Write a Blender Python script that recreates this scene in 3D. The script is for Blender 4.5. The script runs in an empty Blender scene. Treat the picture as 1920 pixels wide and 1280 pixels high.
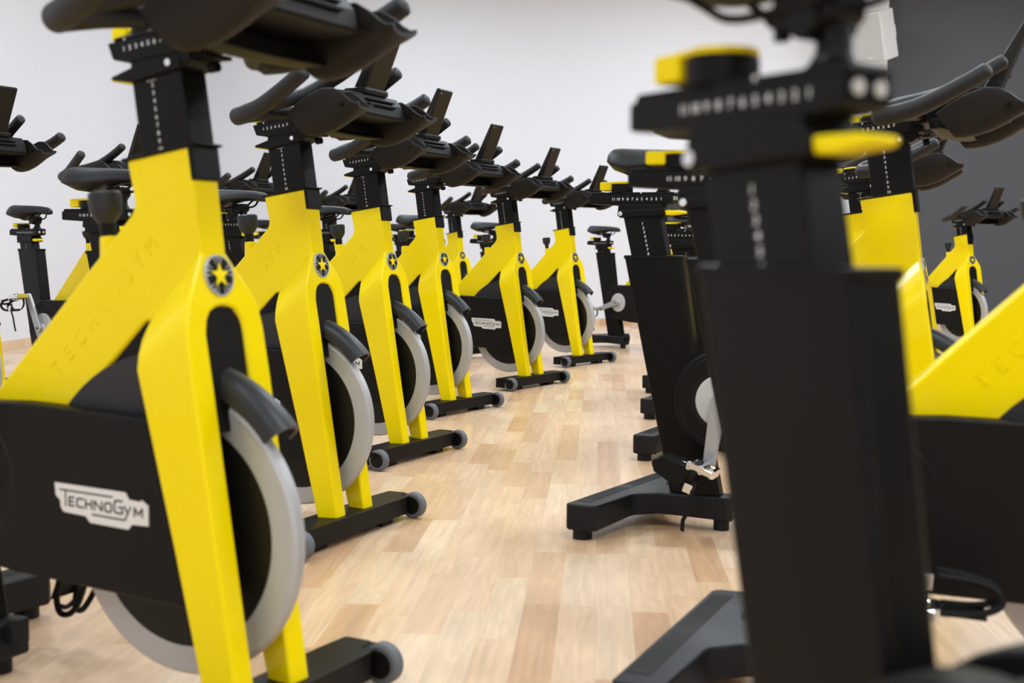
import bpy, bmesh, math, random
from math import sin, cos, pi, radians as R
from mathutils import Vector, Matrix

S = bpy.context.scene
COL = S.collection
random.seed(7)

# ------------------------------------------------------------------ camera
CAM_H, PITCH, ROLL, F_PX = 0.701, 4.16, -0.47, 2339.0
cam_d = bpy.data.cameras.new('camera')
cam = bpy.data.objects.new('camera', cam_d)
COL.objects.link(cam)
cam_d.sensor_width = 36.0
cam_d.lens = F_PX / 1920.0 * 36.0
cam_d.clip_start = 0.05
cam_d.clip_end = 60
fw = Vector((0, cos(R(PITCH)), -sin(R(PITCH))))
up0 = Vector((0, sin(R(PITCH)), cos(R(PITCH))))
rt0 = Vector((1, 0, 0))
rr = R(ROLL)
rt = rt0 * cos(rr) - up0 * sin(rr)
up = rt0 * sin(rr) + up0 * cos(rr)
cam.matrix_world = Matrix(((rt.x, up.x, -fw.x, 0), (rt.y, up.y, -fw.y, 0), (rt.z, up.z, -fw.z, CAM_H), (0, 0, 0, 1)))
cam_d.dof.use_dof = True
cam_d.dof.focus_distance = 4.3
cam_d.dof.aperture_fstop = 4.6
S.camera = cam

# ------------------------------------------------------------------ view and world
S.view_settings.view_transform = 'Standard'
S.view_settings.look = 'None'
S.view_settings.gamma = 1.0
S.view_settings.use_curve_mapping = False
S.view_settings.exposure = 0.0
w = bpy.data.worlds.new('world')
S.world = w
w.use_nodes = True
w.node_tree.nodes['Background'].inputs[0].default_value = (0.9, 0.93, 1.0, 1)
w.node_tree.nodes['Background'].inputs[1].default_value = 0.15

# room frame: planks run along D4, the back wall along U4
A4 = R(4.0)
D4 = Vector((sin(A4), cos(A4), 0))
U4 = Vector((cos(A4), -sin(A4), 0))
CEIL = 3.4
def room(u, d, z=0.0):
    return U4 * u + D4 * d + Vector((0, 0, z))

# ceiling lamps: soft panels, each with its own light
LAMPS = []
def lamp(u, d, sx, sy, power, color=(1.0, 0.97, 0.93)):
    ld = bpy.data.lights.new('ceiling_panel_light', 'AREA')
    ld.shape = 'RECTANGLE'; ld.size = sx; ld.size_y = sy; ld.energy = power; ld.color = color
    lo = bpy.data.objects.new('ceiling_panel_light', ld)
    lo.location = room(u, d, CEIL - 0.06); lo.rotation_euler = (0, 0, -A4)
    COL.objects.link(lo); LAMPS.append((u, d, sx, sy))
LCOL = (0.785, 0.895, 1.0)
for d, power in ((10.0, 47), (7.0, 56), (4.0, 54), (1.0, 52), (-1.8, 42)):  # last row, behind the camera, is added to brighten camera-facing sides
    for u in (-1.9, 0.8, 3.5, 6.2):
        lamp(u, d, 0.6, 0.6, power, LCOL)

# ------------------------------------------------------------------ materials
def mat(name, col, rough=0.5, metal=0.0, bump=0.0, bscale=400.0, coat=0.0, spec=0.5, vary=0.0):
    m = bpy.data.materials.new(name); m.use_nodes = True
    nt = m.node_tree; b = nt.nodes['Principled BSDF']
    b.inputs['Base Color'].default_value = (*col, 1)
    b.inputs['Roughness'].default_value = rough
    b.inputs['Metallic'].default_value = metal
    b.inputs['Specular IOR Level'].default_value = spec
    b.inputs['Coat Weight'].default_value = coat
    b.inputs['Coat Roughness'].default_value = 0.08
    tc = nt.nodes.new('ShaderNodeTexCoord')
    n = nt.nodes.new('ShaderNodeTexNoise'); n.inputs['Scale'].default_value = bscale
    n.inputs['Detail'].default_value = 3
    nt.links.new(tc.outputs['Object'], n.inputs['Vector'])
    if bump:
        bp = nt.nodes.new('ShaderNodeBump'); bp.inputs['Strength'].default_value = bump
        bp.inputs['Distance'].default_value = 0.001
        nt.links.new(n.outputs['Fac'], bp.inputs['Height'])
        nt.links.new(bp.outputs['Normal'], b.inputs['Normal'])
    mr = nt.nodes.new('ShaderNodeMapRange')
    mr.inputs['To Min'].default_value = max(0, rough - 0.05 - vary); mr.inputs['To Max'].default_value = rough + 0.05 + vary
    n2 = nt.nodes.new('ShaderNodeTexNoise'); n2.inputs['Scale'].default_value = 9
    nt.links.new(tc.outputs['Object'], n2.inputs['Vector'])
    nt.links.new(n2.outputs['Fac'], mr.inputs['Value'])
    nt.links.new(mr.outputs['Result'], b.inputs['Roughness'])
    return m
M = {}
M['yellow'] = mat('yellow_paint', (0.86, 0.66, 0.0), 0.30, coat=0.25, bump=0.02, bscale=90, spec=0.12)
M['yplastic'] = mat('yellow_plastic', (0.86, 0.67, 0.001), 0.45, bump=0.05, spec=0.15)
M['black'] = mat('black_powder_coat', (0.005, 0.0046, 0.0046), 0.42, bump=0.12, bscale=900, spec=0.14)
M['satin'] = mat('satin_black_metal', (0.0045, 0.0042, 0.0042), 0.38, bump=0.05, bscale=600, spec=0.15)
M['plastic'] = mat('black_plastic', (0.0065, 0.006, 0.0058), 0.46, bump=0.15, bscale=900, spec=0.14)
M['grip'] = mat('soft_grip_rubber', (0.0095, 0.0095, 0.011), 0.50, bump=0.2, bscale=1200, spec=0.38)
M['rubber'] = mat('dark_grey_rubber', (0.016, 0.017, 0.020), 0.42, bump=0.1, spec=0.35)
M['seatskin'] = mat('saddle_vinyl', (0.011, 0.0115, 0.0135), 0.48, bump=0.15, bscale=700, spec=0.3)
M['holder'] = mat('black_plastic_floor_bounce', (0.0135, 0.0115, 0.0100), 0.5, bump=0.15, bscale=900, spec=0.2)  # lighter and browner than the body plastic: floor bounce put into the colour
M['strip'] = mat('ribbed_rubber', (0.0075, 0.0075, 0.009), 0.5, bump=0.1, spec=0.2)
M['footm'] = mat('moulded_foot_rubber', (0.010, 0.0105, 0.013), 0.44, bump=0.1, spec=0.2)
M['tyre'] = mat('grey_tyre', (0.115, 0.125, 0.14), 0.65, bump=0.3, bscale=700)
M['silver'] = mat('brushed_rim_metal', (0.44, 0.44, 0.45), 0.42, metal=0.3, bump=0.06, bscale=300)
M['disc'] = mat('flywheel_black_disc', (0.006, 0.0055, 0.005), 0.40, spec=0.25)
M['lgrey'] = mat('light_grey_plastic', (0.50, 0.49, 0.49), 0.45)
M['arm'] = mat('grey_cast_metal', (0.42, 0.43, 0.45), 0.35, metal=0.55)
M['chrome'] = mat('polished_steel', (0.80, 0.80, 0.82), 0.14, metal=1.0)
M['white'] = mat('white_print', (0.72, 0.72, 0.72), 0.5)
M['pale'] = mat('pale_sticker', (0.70, 0.68, 0.65), 0.5)
M['ink'] = mat('black_ink', (0.006, 0.006, 0.006), 0.5, spec=0.15)
M['screen'] = mat('console_plastic', (0.010, 0.009, 0.008), 0.34, spec=0.25)
M['spk'] = mat('white_speaker_case', (0.62, 0.60, 0.58), 0.6)
M['spkg'] = mat('speaker_grille', (0.50, 0.50, 0.49), 0.8, bump=0.6, bscale=500)
M['wall'] = mat('white_wall_paint', (0.74, 0.745, 0.785), 0.9, bump=0.1, bscale=60, spec=0.2)
M['wallw'] = mat('pilaster_paint', (0.72, 0.71, 0.71), 0.9, bump=0.1, bscale=60, spec=0.2)
M['dark'] = mat('dark_grey_wall_paint', (0.084, 0.086, 0.092), 0.85, bump=0.15, bscale=80, spec=0.2)
M['ceil'] = mat('ceiling_paint', (0.80, 0.80, 0.79), 0.9)
M['lampc'] = mat('lamp_housing', (0.7, 0.7, 0.7), 0.5)

def wood(name, floor=True):
    m = bpy.data.materials.new(name); m.use_nodes = True
    nt = m.node_tree; N = nt.nodes; L = nt.links; b = N['Principled BSDF']
    tc = N.new('ShaderNodeTexCoord')
    mp = N.new('ShaderNodeMapping'); mp.inputs['Rotation'].default_value = (0, 0, A4 + pi / 2)
    L.new(tc.outputs['Object'], mp.inputs['Vector'])
    br = N.new('ShaderNodeTexBrick')
    br.offset = 0.37; br.offset_frequency = 2; br.squash = 1.0
    br.inputs['Color1'].default_value = (0, 0, 0, 1); br.inputs['Color2'].default_value = (1, 1, 1, 1)
    br.inputs['Mortar'].default_value = (0.5, 0.5, 0.5, 1)
    br.inputs['Scale'].default_value = 1.0
    br.inputs['Mortar Size'].default_value = 0.0006 if floor else 0.0
    br.inputs['Mortar Smooth'].default_value = 0.1
    br.inputs['Brick Width'].default_value = 0.43 if floor else 1.6
    br.inputs['Row Height'].default_value = 0.071 if floor else 0.3
    # shift each row by a random amount so end joints do not line up
    sx = N.new('ShaderNodeSeparateXYZ'); L.new(mp.outputs['Vector'], sx.inputs[0])
    dv = N.new('ShaderNodeMath'); dv.operation = 'DIVIDE'; dv.inputs[1].default_value = 0.071 if floor else 0.3
    L.new(sx.outputs['Y'], dv.inputs[0])
    fl = N.new('ShaderNodeMath'); fl.operation = 'FLOOR'; L.new(dv.outputs[0], fl.inputs[0])
    wn = N.new('ShaderNodeTexWhiteNoise'); wn.noise_dimensions = '1D'; L.new(fl.outputs[0], wn.inputs['W'])
    ad = N.new('ShaderNodeMath'); ad.operation = 'MULTIPLY_ADD'; ad.inputs[1].default_value = 1.7
    L.new(wn.outputs['Value'], ad.inputs[0]); L.new(sx.outputs['X'], ad.inputs[2])
    cb = N.new('ShaderNodeCombineXYZ'); L.new(ad.outputs[0], cb.inputs[0]); L.new(sx.outputs['Y'], cb.inputs[1])
    L.new(cb.outputs[0], br.inputs['Vector'])
    # grain
    gm = N.new('ShaderNodeMapping'); gm.inputs['Scale'].default_value = (2.2, 42, 1)
    L.new(cb.outputs[0], gm.inputs['Vector'])
    off = N.new('ShaderNodeVectorMath'); off.operation = 'ADD'
    sc = N.new('ShaderNodeVectorMath'); sc.operation = 'SCALE'; sc.inputs['Scale'].default_value = 37.0
    L.new(br.outputs['Color'], sc.inputs[0]); L.new(gm.outputs['Vector'], off.inputs[0]); L.new(sc.outputs[0], off.inputs[1])
    g = N.new('ShaderNodeTexNoise'); g.inputs['Scale'].default_value = 1.0; g.inputs['Detail'].default_value = 5
    g.inputs['Distortion'].default_value = 1.1
    L.new(off.outputs[0], g.inputs['Vector'])
    # figure: cathedral rings
    gm2 = N.new('ShaderNodeMapping'); gm2.inputs['Scale'].default_value = (1.4, 9, 1)
    L.new(cb.outputs[0], gm2.inputs['Vector'])
    of2 = N.new('ShaderNodeVectorMath'); of2.operation = 'ADD'
    L.new(gm2.outputs['Vector'], of2.inputs[0]); L.new(sc.outputs[0], of2.inputs[1])
    g2 = N.new('ShaderNodeTexNoise'); g2.inputs['Scale'].default_value = 1.2; g2.inputs['Detail'].default_value = 2
    L.new(of2.outputs[0], g2.inputs['Vector'])
    rg = N.new('ShaderNodeMath'); rg.operation = 'MULTIPLY'; rg.inputs[1].default_value = 22
    L.new(g2.outputs['Fac'], rg.inputs[0])
    fr = N.new('ShaderNodeMath'); fr.operation = 'PINGPONG'; fr.inputs[1].default_value = 1.0
    L.new(rg.outputs[0], fr.inputs[0])
    ramp = N.new('ShaderNodeValToRGB'); e = ramp.color_ramp.elements
    e[0].position = 0.0; e[0].color = (0.56, 0.335, 0.182, 1)
    e[1].position = 1.0; e[1].color = (0.735, 0.55, 0.368, 1)
    x = ramp.color_ramp.elements.new(0.25); x.color = (0.65, 0.42, 0.248, 1)
    x = ramp.color_ramp.elements.new(0.45); x.color = (0.705, 0.49, 0.308, 1)
    x = ramp.color_ramp.elements.new(0.7); x.color = (0.685, 0.462, 0.285, 1)
    L.new(br.outputs['Color'], ramp.inputs['Fac'])
    r2 = N.new('ShaderNodeMapRange'); r2.inputs['From Min'].default_value = 0.3; r2.inputs['From Max'].default_value = 0.7
    r2.inputs['To Min'].default_value = 0.86; r2.inputs['To Max'].default_value = 1.08
    L.new(g.outputs['Fac'], r2.inputs['Value'])
    r3 = N.new('ShaderNodeMapRange'); r3.inputs['To Min'].default_value = 0.93; r3.inputs['To Max'].default_value = 1.02
    L.new(fr.outputs[0], r3.inputs['Value'])
    mu = N.new('ShaderNodeMath'); mu.operation = 'MULTIPLY'; L.new(r2.outputs[0], mu.inputs[0]); L.new(r3.outputs[0], mu.inputs[1])
    vm = N.new('ShaderNodeVectorMath'); vm.operation = 'SCALE'
    L.new(ramp.outputs['Color'], vm.inputs[0]); L.new(mu.outputs[0], vm.inputs['Scale'])
    mx = N.new('ShaderNodeMix'); mx.data_type = 'RGBA'; mx.inputs['B'].default_value = (0.52, 0.34, 0.20, 1)
    L.new(vm.outputs[0], mx.inputs['A']); 
    mf = N.new('ShaderNodeMath'); mf.operation = 'MULTIPLY'; mf.inputs[1].default_value = 0.6
    L.new(br.outputs['Fac'], mf.inputs[0]); L.new(mf.outputs[0], mx.inputs['Factor'])
    L.new(mx.outputs['Result'], b.inputs['Base Color'])
    b.inputs['Roughness'].default_value = 0.34 if floor else 0.5
    b.inputs['Coat Weight'].default_value = 0.15 if floor else 0.0
    b.inputs['Coat Roughness'].default_value = 0.2
    bp = N.new('ShaderNodeBump'); bp.inputs['Strength'].default_value = 0.08; bp.inputs['Distance'].default_value = 0.002
    L.new(g.outputs['Fac'], bp.inputs['Height']); L.new(bp.outputs['Normal'], b.inputs['Normal'])
    return m
M['floor'] = wood('beech_parquet')
M['base'] = wood('beech_baseboard', False)

# ------------------------------------------------------------------ mesh helpers
class MB:
    """Collects shapes into one mesh."""
    def __init__(s):
        s.v = []; s.f = []; s.m = []; s.mi = 0
    def add(s, vs, fs):
        o = len(s.v); s.v += [tuple(p) for p in vs]
        for f in fs:
            s.f.append([i + o for i in f]); s.m.append(s.mi)
    def bm_add(s, bm):
        bm.verts.index_update(); s.add([v.co[:] for v in bm.verts], [[v.index for v in f.verts] for f in bm.faces]); bm.free()
    def solid(s, vs, fs, bevel=0.0, seg=3, sharp=25):
        bm = bmesh.new(); V = [bm.verts.new(p) for p in vs]
        for f in fs:
            try: bm.faces.new([V[i] for i in f])
            except ValueError: pass
        bmesh.ops.recalc_face_normals(bm, faces=bm.faces)
        if bevel:
            es = [e for e in bm.edges if len(e.link_faces) == 2 and e.calc_face_angle(0) > R(sharp)]
            bmesh.ops.bevel(bm, geom=es, offset=bevel, offset_type='OFFSET', segments=seg, profile=0.5, affect='EDGES', clamp_overlap=True)
        s.bm_add(bm)
    def box(s, a, b, bevel=0.0, seg=2, mtx=None):
        (x0, y0, z0), (x1, y1, z1) = a, b
        vs = [(x, y, z) for x in (x0, x1) for y in (y0, y1) for z in (z0, z1)]
        if mtx: vs = [mtx @ Vector(p) for p in vs]
        s.solid(vs, [(0, 1, 3, 2), (4, 6, 7, 5), (0, 4, 5, 1), (2, 3, 7, 6), (0, 2, 6, 4), (1, 5, 7, 3)], bevel, seg)
    def prism(s, poly, y0, y1, bevel=0.0, seg=3, sharp=25):
        """polygon in x-z extruded along y; y0/y1 may be functions of (x, z)"""
        f0 = y0 if callable(y0) else (lambda x, z: y0)
        f1 = y1 if callable(y1) else (lambda x, z: y1)
        n = len(poly)
        vs = [(x, f0(x, z), z) for x, z in poly] + [(x, f1(x, z), z) for x, z in poly]
        fs = [list(range(n)), list(range(2 * n - 1, n - 1, -1))] + [(i, (i + 1) % n, n + (i + 1) % n, n + i) for i in range(n)]
        s.solid(vs, fs, bevel, seg, sharp)
    def prismz(s, poly, z0, z1, bevel=0.0, seg=3, sharp=25):
        f0 = z0 if callable(z0) else (lambda x, y: z0)
        f1 = z1 if callable(z1) else (lambda x, y: z1)
        n = len(poly)
        vs = [(x, y, f0(x, y)) for x, y in poly] + [(x, y, f1(x, y)) for x, y in poly]
        fs = [list(range(n)), list(range(2 * n - 1, n - 1, -1))] + [(i, (i + 1) % n, n + (i + 1) % n, n + i) for i in range(n)]
        s.solid(vs, fs, bevel, seg, sharp)
    def loft(s, rings, closed=True, caps=True):
        n = len(rings[0]); vs = [p for r in rings for p in r]; fs = []
        for i in range(len(rings) - 1):
            for j in range(n if closed else n - 1):
                k = (j + 1) % n
                fs.append((i * n + j, i * n + k, (i + 1) * n + k, (i + 1) * n + j))
        if caps and closed:
            fs.append(list(range(n))[::-1]); fs.append([(len(rings) - 1) * n + j for j in range(n)])
        s.add(vs, fs)
    def cyl(s, p, axis, r, h, seg=32, r2=None, bevel=0.0):
        """cylinder from p along axis (length h)"""
        a = Vector(axis).normalized(); t = a.orthogonal().normalized(); b = a.cross(t); p = Vector(p)
        r2 = r if r2 is None else r2
        def ring(d, rad): return [p + a * d + (t * cos(2 * pi * i / seg) + b * sin(2 * pi * i / seg)) * rad for i in range(seg)]
        if bevel:
            prof = [(0, r - bevel), (bevel * .3, r - bevel * .3), (bevel, r), (h - bevel, r2), (h - bevel * .3, r2 - bevel * .3), (h, r2 - bevel)]
        else: prof = [(0, r), (h, r2)]
        s.loft([ring(d, q) for d, q in prof])
    def revolve(s, p, axis, prof, seg=64):
        """prof: list of (distance along axis, radius); open ends are capped"""
        a = Vector(axis).normalized(); t = a.orthogonal().normalized(); b = a.cross(t); p = Vector(p)
        s.loft([[p + a * d + (t * cos(2 * pi * i / seg) + b * sin(2 * pi * i / seg)) * max(q, 1e-4) for i in range(seg)] for d, q in prof])
    def ringy(s, c, prof, seg=96):
        """closed profile (y, radius) revolved about the y axis through c = (x, z)"""
        n = len(prof); vs = []; fs = []
        for i in range(seg):
            t = 2 * pi * i / seg
            vs += [(c[0] + r * cos(t), y, c[1] + r * sin(t)) for y, r in prof]
        for i in range(seg):
            k = (i + 1) % seg
            for j in range(n):
                l = (j + 1) % n; fs.append((i * n + j, i * n + l, k * n + l, k * n + j))
        s.add(vs, fs)
    def tube(s, pts, rad, seg=16, sub=6, flat=None):
        """smooth tube through pts; rad a number or one per point; rounded ends"""
        P = [Vector(p) for p in pts]; n = len(P)
        rads = rad if isinstance(rad, (list, tuple)) else [rad] * n
        def cr(a, b, c, d, t): return 0.5 * ((2 * b) + (c - a) * t + (2 * a - 5 * b + 4 * c - d) * t * t + (3 * b - a - 3 * c + d) * t ** 3)
        Q = []; W = []
        for i in range(n - 1):
            a = P[i - 1] if i else P[0] * 2 - P[1]; d = P[i + 2] if i + 2 < n else P[-1] * 2 - P[-2]
            for k in range(sub):
                t = k / sub; Q.append(cr(a, P[i], P[i + 1], d, t)); W.append(rads[i] * (1 - t) + rads[i + 1] * t)
        Q.append(P[-1]); W.append(rads[-1])
        T = [(Q[min(i + 1, len(Q) - 1)] - Q[max(i - 1, 0)]).normalized() for i in range(len(Q))]
        nrm = T[0].orthogonal().normalized(); rings = []
        def mk(c, t, nr, r):
            b = t.cross(nr)
            return [c + (nr * cos(2 * pi * j / seg) + b * sin(2 * pi * j / seg)) * r for j in range(seg)]
        for k in (0.05, 0.5, 0.8):
            rings.append(mk(Q[0] - T[0] * W[0] * .6 * (1 - k), T[0], nrm, W[0] * math.sqrt(max(0.01, 1 - (1 - k) ** 2))))
        for i, q in enumerate(Q):
            nrm = (nrm - T[i] * nrm.dot(T[i])).normalized(); rings.append(mk(q, T[i], nrm, W[i]))
        for k in (0.8, 0.5, 0.05):
            rings.append(mk(Q[-1] + T[-1] * W[-1] * .6 * (1 - k), T[-1], nrm, W[-1] * math.sqrt(max(0.01, 1 - (1 - k) ** 2))))
        s.loft(rings)
    def strip(s, pts, wdir, w, th):
        """flat strap through pts, width w along wdir"""
        P = [Vector(p) for p in pts]; wd = Vector(wdir).normalized(); rings = []
        for i, p in enumerate(P):
            t = (P[min(i + 1, len(P) - 1)] - P[max(i - 1, 0)]).normalized(); n = t.cross(wd).normalized()
            rings.append([p + wd * w / 2 + n * th / 2, p - wd * w / 2 + n * th / 2, p - wd * w / 2 - n * th / 2, p + wd * w / 2 - n * th / 2])
        s.loft(rings)
    def text(s, body, origin, size, xdir=(1, 0, 0), ydir=(0, 0, 1), depth=0.0004, lift=0.0003, align='CENTER', space=1.0, sx=1.0, bold=0.0, font=None):
        cu = bpy.data.curves.new('t', 'FONT'); cu.body = body; cu.size = size; cu.align_x = align; cu.align_y = 'CENTER'
        cu.extrude = depth; cu.space_character = space; cu.offset = bold; cu.resolution_u = 3
        ob = bpy.data.objects.new('t', cu); COL.objects.link(ob)
        bpy.context.view_layer.update()
        me = bpy.data.meshes.new_from_object(ob.evaluated_get(bpy.context.evaluated_depsgraph_get()))
        X = Vector(xdir).normalized(); Y = Vector(ydir); Y = (Y - X * Y.dot(X)).normalized(); Z = X.cross(Y); o = Vector(origin)
        s.add([o + X * v.co.x * sx + Y * v.co.y + Z * (v.co.z + lift + depth) for v in me.vertices], [list(p.vertices) for p in me.polygons])
        bpy.data.objects.remove(ob); bpy.data.curves.remove(cu); bpy.data.meshes.remove(me)
    def mirror_y(s):
        """adds the mirror image of everything so far"""
        n = len(s.v); fs = [f[::-1] for f in s.f]; ms = list(s.m)
        vs = [(x, -y, z) for x, y, z in s.v]
        s.v += vs; s.f += [[i + n for i in f] for f in fs]; s.m += ms
    def xf(s, m):
        s.v = [tuple(m @ Vector(p)) for p in s.v]
    def build(s, name, mats, parent=None, origin=(0, 0, 0), ang=38, label=None):
        me = bpy.data.meshes.new(name); o = Vector(origin)
        me.from_pydata([tuple(Vector(p) - o) for p in s.v], [], s.f); me.validate()
        if not isinstance(mats, (list, tuple)): mats = [mats]
        for m in mats: me.materials.append(m)
        if len(mats) > 1 and len(me.polygons) == len(s.m):
            me.polygons.foreach_set('material_index', s.m)
        bm = bmesh.new(); bm.from_mesh(me); bmesh.ops.recalc_face_normals(bm, faces=bm.faces); bm.to_mesh(me); bm.free()
        me.polygons.foreach_set('use_smooth', [True] * len(me.polygons))
        me.set_sharp_from_angle(angle=R(ang))
        ob = bpy.data.objects.new(name, me); COL.objects.link(ob)
        wn = ob.modifiers.new('wn', 'WEIGHTED_NORMAL'); wn.keep_sharp = True; wn.weight = 60
        bpy.context.view_layer.update()
        me2 = bpy.data.meshes.new_from_object(ob.evaluated_get(bpy.context.evaluated_depsgraph_get()))
        ob.modifiers.clear(); ob.data = me2; me2.name = name; bpy.data.meshes.remove(me)
        ob.location = o
        if parent:
            ob.parent = parent
            ob.matrix_parent_inverse = Matrix.Identity(4)
            if parent.type == 'MESH': ob.location = o - Vector(parent['o'])
        ob['o'] = tuple(origin)
        if label: ob['label'] = label
        return ob

def fillet(poly, rads, seg=5):
    """rounds the corners of a 2-D polygon"""
    out = []; n = len(poly)
    for i, p in enumerate(poly):
        r = rads[i] if isinstance(rads, (list, tuple)) else rads
        if r <= 0: out.append(p); continue
        p = Vector(p); a = Vector(poly[i - 1]) - p; b = Vector(poly[(i + 1) % n]) - p
        la, lb = a.length, b.length; a.normalize(); b.normalize()
        th = a.angle(b)
        if th > 3.1: out.append(tuple(p)); continue
        d = min(r / math.tan(th / 2), la * .48, lb * .48); rr_ = d * math.tan(th / 2)
        c = p + (a + b).normalized() * (rr_ / sin(th / 2))
        s0 = p + a * d - c; s1 = p + b * d - c
        a0 = math.atan2(s0.y, s0.x); a1 = math.atan2(s1.y, s1.x); da = (a1 - a0 + pi) % (2 * pi) - pi
        for k in range(seg + 1):
            t = a0 + da * k / seg; out.append((c.x + cos(t) * rr_, c.y + sin(t) * rr_))
    return out

def tag(o, label, cat, group=None):
    o['label'] = label; o['category'] = cat
    if group: o['group'] = group
def structure(o):
    o['kind'] = 'structure'; return o

# ------------------------------------------------------------------ room shell
XL, XR, YB, YF = -4.02, 7.6, 11.91, -3.2     # left wall, right wall, back wall, wall behind the camera
def slab(name, u0, u1, d0, d1, z0, z1, m):
    mb = MB(); c = [room(u0, d0), room(u1, d0), room(u1, d1), room(u0, d1)]
    vs = [(p.x, p.y, z) for z in (z0, z1) for p in c]
    mb.add(vs, [(0, 3, 2, 1), (4, 5, 6, 7), (0, 1, 5, 4), (1, 2, 6, 5), (2, 3, 7, 6), (3, 0, 4, 7)])
    return structure(mb.build(name, m))
T = 0.15
UC0, UC1 = 2.318, 2.591                         # the corner pilaster in the back wall
slab('floor', XL - T, XR + T, YF - T, YB + T, -0.12, 0.0, M['floor'])
slab('ceiling', XL - T, XR + T, YF - T, YB + T, CEIL, CEIL + 0.12, M['ceil'])
slab('wall_left', XL - T, XL, YF, YB, 0, CEIL, M['wall'])
slab('wall_right', XR, XR + T, YF, YB, 0, CEIL, M['dark'])
slab('wall_front', XL - T, XR + T, YF - T, YF, 0, CEIL, M['ceil'])
slab('wall_back', XL - T, 2.213, YB, YB + T, 0, CEIL, M['wall'])
slab('wall_back_pilaster', UC0, UC1, YB - 0.16, YB + T, 0, CEIL, M['wallw'])
slab('wall_back_return', 2.213, UC0, YB - 0.05, YB + T, 0, CEIL, M['wall'])
slab('wall_back_dark', UC1, XR + T, YB, YB + T, 0, CEIL, M['dark'])
slab('baseboard_left', XL, XL + 0.015, YF + 0.015, YB - 0.015, 0, 0.062, M['base'])
slab('baseboard_back', XL, 2.211, YB - 0.015, YB, 0, 0.062, M['base'])
slab('baseboard_right', UC1 + 0.002, XR, YB - 0.015, YB, 0, 0.062, M['base'])

# housings of the ceiling lamps, the added rear row included
def lamp_mesh():
    mb = MB()
    for a, b in (((-.32, -.32), (.32, -.30)), ((-.32, .30), (.32, .32)), ((-.32, -.30), (-.30, .30)), ((.30, -.30), (.32, .30))):
        mb.box((a[0], a[1], -0.06), (b[0], b[1], 0.0))
    mb.box((-.30, -.30, -0.03), (.30, .30, 0.0))
    return mb
proto_lamp = None
LN = ['far left corner', 'middle left', 'near left', 'behind the camera on the left']
for i, (u, d, sx, sy) in enumerate(LAMPS):
    if proto_lamp is None: o = proto_lamp = lamp_mesh().build('ceiling_lamp', M['lampc'])
    else: o = proto_lamp.copy(); COL.objects.link(o)
    o.location = room(u, d, CEIL); o.rotation_euler = (0, 0, -A4)
    tag(o, 'square flush ceiling lamp out of view, lighting the exercise bikes', 'ceiling lamp', 'square ceiling lamps')

# wall speaker on the pilaster
def speaker():
    root = bpy.data.objects.new('wall_speaker', None); COL.objects.link(root)
    tag(root, 'small white loudspeaker tilted down on the white wall corner', 'speaker')
    mb = MB(); mb.box((-.145, -.22, -.215), (.145, 0, .215), .012, 3)
    mb.build('cabinet', M['spk'], root)
    mb = MB(); mb.box((-.133, -.224, -.203), (.133, -.215, .203), .004, 2)
    g = mb.build('grille', M['spkg'], root)
    mb = MB(); mb.box((-.026, -.2265, -.180), (.026, -.2235, -.171)); mb.build('badge', M['white'], root)
    mb = MB(); mb.box((-.03, -.01, -.05), (.03, .20, .05), .006); mb.build('bracket', M['spk'], root)
    return root
spk = speaker()
spk.location = room(2.482, YB - 0.386, 2.66)
spk.rotation_euler = (R(17), R(0), R(-48))

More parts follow.
